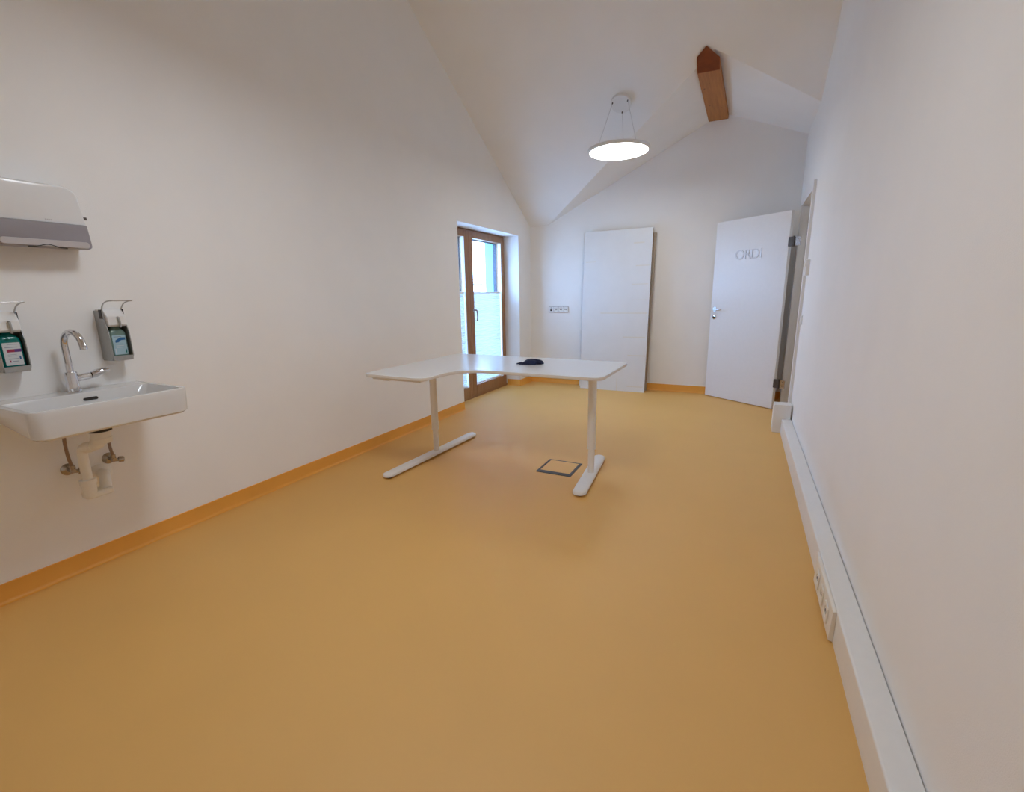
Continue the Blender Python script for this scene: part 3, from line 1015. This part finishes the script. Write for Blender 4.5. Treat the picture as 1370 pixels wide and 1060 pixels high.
angle_valve(1.003, 0.500, 'angle valve on the wall right of the drain trap', [(0.048, 1.003, 0.52), (0.055, 0.998, 0.545), (0.085, 0.985, 0.575), (0.12, 0.972, 0.60), (0.16, 0.950, 0.66), (0.17, 0.940, 0.72)])

# ================================================================== PAPER TOWEL DISPENSER
td = empty('towel_dispenser', (0, 0.912, 1.455))
tag(td, 'white paper towel dispenser with grey lower panel above the washbasin', 'dispenser')
def dring(x, hb, ht, zb_, zt_, rb, rt_):
    pts = round_poly([(-hb, zb_), (hb, zb_), (ht, zt_), (-ht, zt_)], [rb, rb, rt_, rt_], 8)
    return [Vector((x, a, b)) for a, b in pts]
# white upper cover
bm = B()
loft(bm, [dring(0.0, 0.147, 0.138, 0.105, 0.262, 0.002, 0.05), dring(0.085, 0.146, 0.133, 0.105, 0.259, 0.002, 0.048),
          dring(0.108, 0.1455, 0.1315, 0.105, 0.2575, 0.002, 0.046), dring(0.1125, 0.1445, 0.1300, 0.1055, 0.2560, 0.002, 0.045), dring(0.1150, 0.1430, 0.1280, 0.1065, 0.2535, 0.002, 0.043), dring(0.1160, 0.1405, 0.1250, 0.108, 0.2500, 0.002, 0.040)])
obj('cover', bm, M['gloss_pl'], td, smooth=True)
# grey lower housing
bm = B()
loft(bm, [dring(0.0, 0.150, 0.146, 0.012, 0.1045, 0.012, 0.001), dring(0.105, 0.151, 0.145, 0.006, 0.1045, 0.015, 0.001),
          dring(0.122, 0.150, 0.144, 0.008, 0.1045, 0.015, 0.001), dring(0.127, 0.147, 0.141, 0.016, 0.1035, 0.012, 0.001)])
tag(obj('lower_housing', bm, M['grey_tr'], td, smooth=True), 'grey smoked plastic lower panel')
bm = B()      # pale lip with wavy paper slot
loft(bm, [[Vector((x, y, z)) for y, z in rrect(-0.137, 0.137, 0.010, 0.036, 0.010, 5)] for x in (0.120, 0.1295)])
lip = tag(obj('lip', bm, M['grey_lip'], td, smooth=True, bevel=0.002), 'pale grey lip')
bm = B()
sl = []
for k in range(21):
    y = -0.06 + 0.12 * k / 20
    sl.append((y, 0.007 + 0.012 * math.exp(-(y / 0.028) ** 2)))
lo = [(y, z - 0.0035) for y, z in reversed(sl)]
prism(bm, sl + lo, lambda a, b: Vector((0.121, a, b)), lambda a, b: Vector((0.1302, a, b)))
obj('paper_slot', bm, M['dark'], lip)
bm = B()
for k in range(4):
    box(bm, 0.1158, 0.1165, 0.012 + 0.006 * k, 0.0162 + 0.006 * k, 0.1145, 0.1195)
tag(obj('maker_mark', bm, M['grey_lip'], td), 'tiny grey printed mark')
bm = B()
cyl(bm, (0.045, 0.145, 0.145), (0.045, 0.158, 0.145), 0.005, n=14)
box(bm, 0.043, 0.047, 0.157, 0.180, 0.139, 0.151)
tag(obj('key', bm, M['hinge'], td, bevel=0.001), 'small dark key in the side lock')

# ================================================================== SOAP DISPENSERS
def soap_dispenser(y0, label):
    """housing from y0 to y0+0.082, z 0.968..1.2"""
    wd = 0.082
    r = empty('soap_dispenser', (0, y0 + wd / 2, 0.968))
    tag(r, label, 'dispenser', 'lever dispensers beside the tap')
    h = wd / 2
    for s in (-1, 1):
        bm = B()
        pr = round_poly([(0.0, 0.0), (0.082, 0.0), (0.098, 0.02), (0.098, 0.13), (0.070, 0.232), (0.0, 0.232)], [0.004, 0.012, 0.012, 0.02, 0.006, 0.004], 4)
        ya, yb = (-h, -h + 0.003) if s < 0 else (h - 0.003, h)
        prism(bm, pr, lambda a, b: Vector((a, ya, b)), lambda a, b: Vector((a, yb, b)))
        obj('side_plate', bm, M['alu'], r)
    bm = B()
    box(bm, 0.0, 0.003, -h + 0.003, h - 0.003, 0.0, 0.232)
    box(bm, 0.003, 0.094, -h + 0.003, h - 0.003, 0.0, 0.004)
    box(bm, 0.088, 0.096, -h + 0.003, h - 0.003, 0.004, 0.022)
    obj('housing', bm, M['alu'], r)
    # white pump head
    bm = B()
    pr = round_poly([(0.006, 0.172), (0.088, 0.158), (0.104, 0.166), (0.100, 0.205), (0.070, 0.236), (0.006, 0.240)], [0.003, 0.003, 0.006, 0.02, 0.02, 0.004], 5)
    prism(bm, pr, lambda a, b: Vector((a, -h + 0.005, b)), lambda a, b: Vector((a, h - 0.005, b)))
    ph_ = obj('pump_head', bm, M['white_pl'], r, smooth=True, bevel=0.002)
    bm = B()
    tube(bm, spline([(0.101, 0.004, 0.200), (0.110, 0.004, 0.196), (0.112, 0.004, 0.175), (0.110, 0.004, 0.155)]), 0.0045, n=12)
    tag(obj('spout', bm, M['alu'], ph_, smooth=True), 'thin metal outlet tube')
    # wire lever
    bm = B()
    zL = 0.232
    path = [(0.060, -h + 0.006, zL - 0.02), (0.068, -h + 0.004, zL + 0.002), (0.095, -h + 0.002, zL + 0.028), (0.135, -h, zL + 0.040), (0.175, -h + 0.002, zL + 0.043), (0.180, -h + 0.012, zL + 0.043),
            (0.180, 0.0, zL + 0.043), (0.180, h - 0.012, zL + 0.043), (0.175, h - 0.002, zL + 0.043), (0.135, h, zL + 0.040), (0.095, h - 0.002, zL + 0.028), (0.068, h - 0.004, zL + 0.002), (0.060, h - 0.006, zL - 0.02)]
    tube(bm, spline(path, 6), 0.0028, n=10)
    tag(obj('lever', bm, M['steel'], r, smooth=True), 'bent steel wire lever')
    for s in (-1, 1):
        bm = B(); 
        box(bm, 0.050, 0.074, s * (h + 0.0012) - 0.0015, s * (h + 0.0012) + 0.0015, 0.195, 0.236)
        obj('lever_clip', bm, M['black'], r, bevel=0.001)
    return r
def soap_bottle(y0, label, body, lab, bands, cat='bottle'):
    wd = 0.082
    r = empty('soap_bottle', (0.048, y0 + wd / 2, 0.973))
    tag(r, label, cat)
    bm = B()
    rings = []
    for z, fx, fy in ((0.0, .92, .94), (0.004, 1, 1), (0.10, 1, 1), (0.125, .95, .94), (0.140, .75, .66), (0.148, .5, .42), (0.160, .40, .34)):
        rings.append([Vector((x * fx, y * fy, z)) for x, y in rrect(-0.036, 0.036, -0.034, 0.034, 0.012, 5)])
    loft(bm, rings)
    obj('body', bm, body, r, smooth=True)
    bm = B()
    prism(bm, rrect(-0.026, 0.026, 0.022, 0.112, 0.003, 3), lambda a, b: Vector((0.0361, a, b)), lambda a, b: Vector((0.0366, a, b)))
    lb = tag(obj('label', bm, lab, r), 'printed label')
    for (pts, mt) in bands:
        bm = B()
        prism(bm, pts, lambda a, b: Vector((0.0366, a, b)), lambda a, b: Vector((0.03695, a, b)))
        obj('print', bm, mt, lb)
    return r
def bar(y0, y1, z0, z1): return [(y0, z0), (y1, z0), (y1, z1), (y0, z1)]
YSR, YSL = 1.064, 0.704
soap_dispenser(YSR, 'metal lever dispenser right of the tap holding the pale bottle')
soap_dispenser(YSL, 'metal lever dispenser left of the tap holding the teal bottle')
soap_bottle(YSR, 'pale greenish soap bottle with ice-blue label in the right dispenser', M['clear_b'], M['label_b'], [
    ([(-0.016, 0.078), (-0.004, 0.079), (0.006, 0.088), (0.024, 0.089), (0.024, 0.100), (0.006, 0.101), (-0.004, 0.096), (-0.016, 0.088)], M['blue_band']),
    (bar(-0.020, 0.010, 0.103, 0.106), M['print']), (bar(-0.016, 0.014, 0.062, 0.064), M['label_w']), (bar(-0.016, 0.008, 0.054, 0.056), M['label_w']),
    (bar(-0.022, -0.018, 0.026, 0.05), M['label_w']), (bar(0.018, 0.022, 0.028, 0.046), M['teal'])])
soap_bottle(YSL, 'teal disinfectant bottle with white and crimson label in the left dispenser', M['teal'], M['label_w'], [
    (bar(-0.016, 0.006, 0.074, 0.086), M['red_band']), (bar(0.006, 0.026, 0.074, 0.086), M['purple_band']),
    (bar(-0.020, 0.016, 0.092, 0.095), M['print']), (bar(-0.012, 0.020, 0.104, 0.1055), M['print']), (bar(-0.016, 0.010, 0.064, 0.0655), M['print']),
    (bar(-0.016, 0.010, 0.058, 0.0595), M['print']), (bar(-0.016, 0.014, 0.046, 0.049), M['print']), (bar(-0.014, -0.010, 0.034, 0.042), M['red_band']),
    (bar(-0.006, 0.012, 0.036, 0.039), M['print']), (bar(0.016, 0.021, 0.044, 0.058), M['blue_band'])])
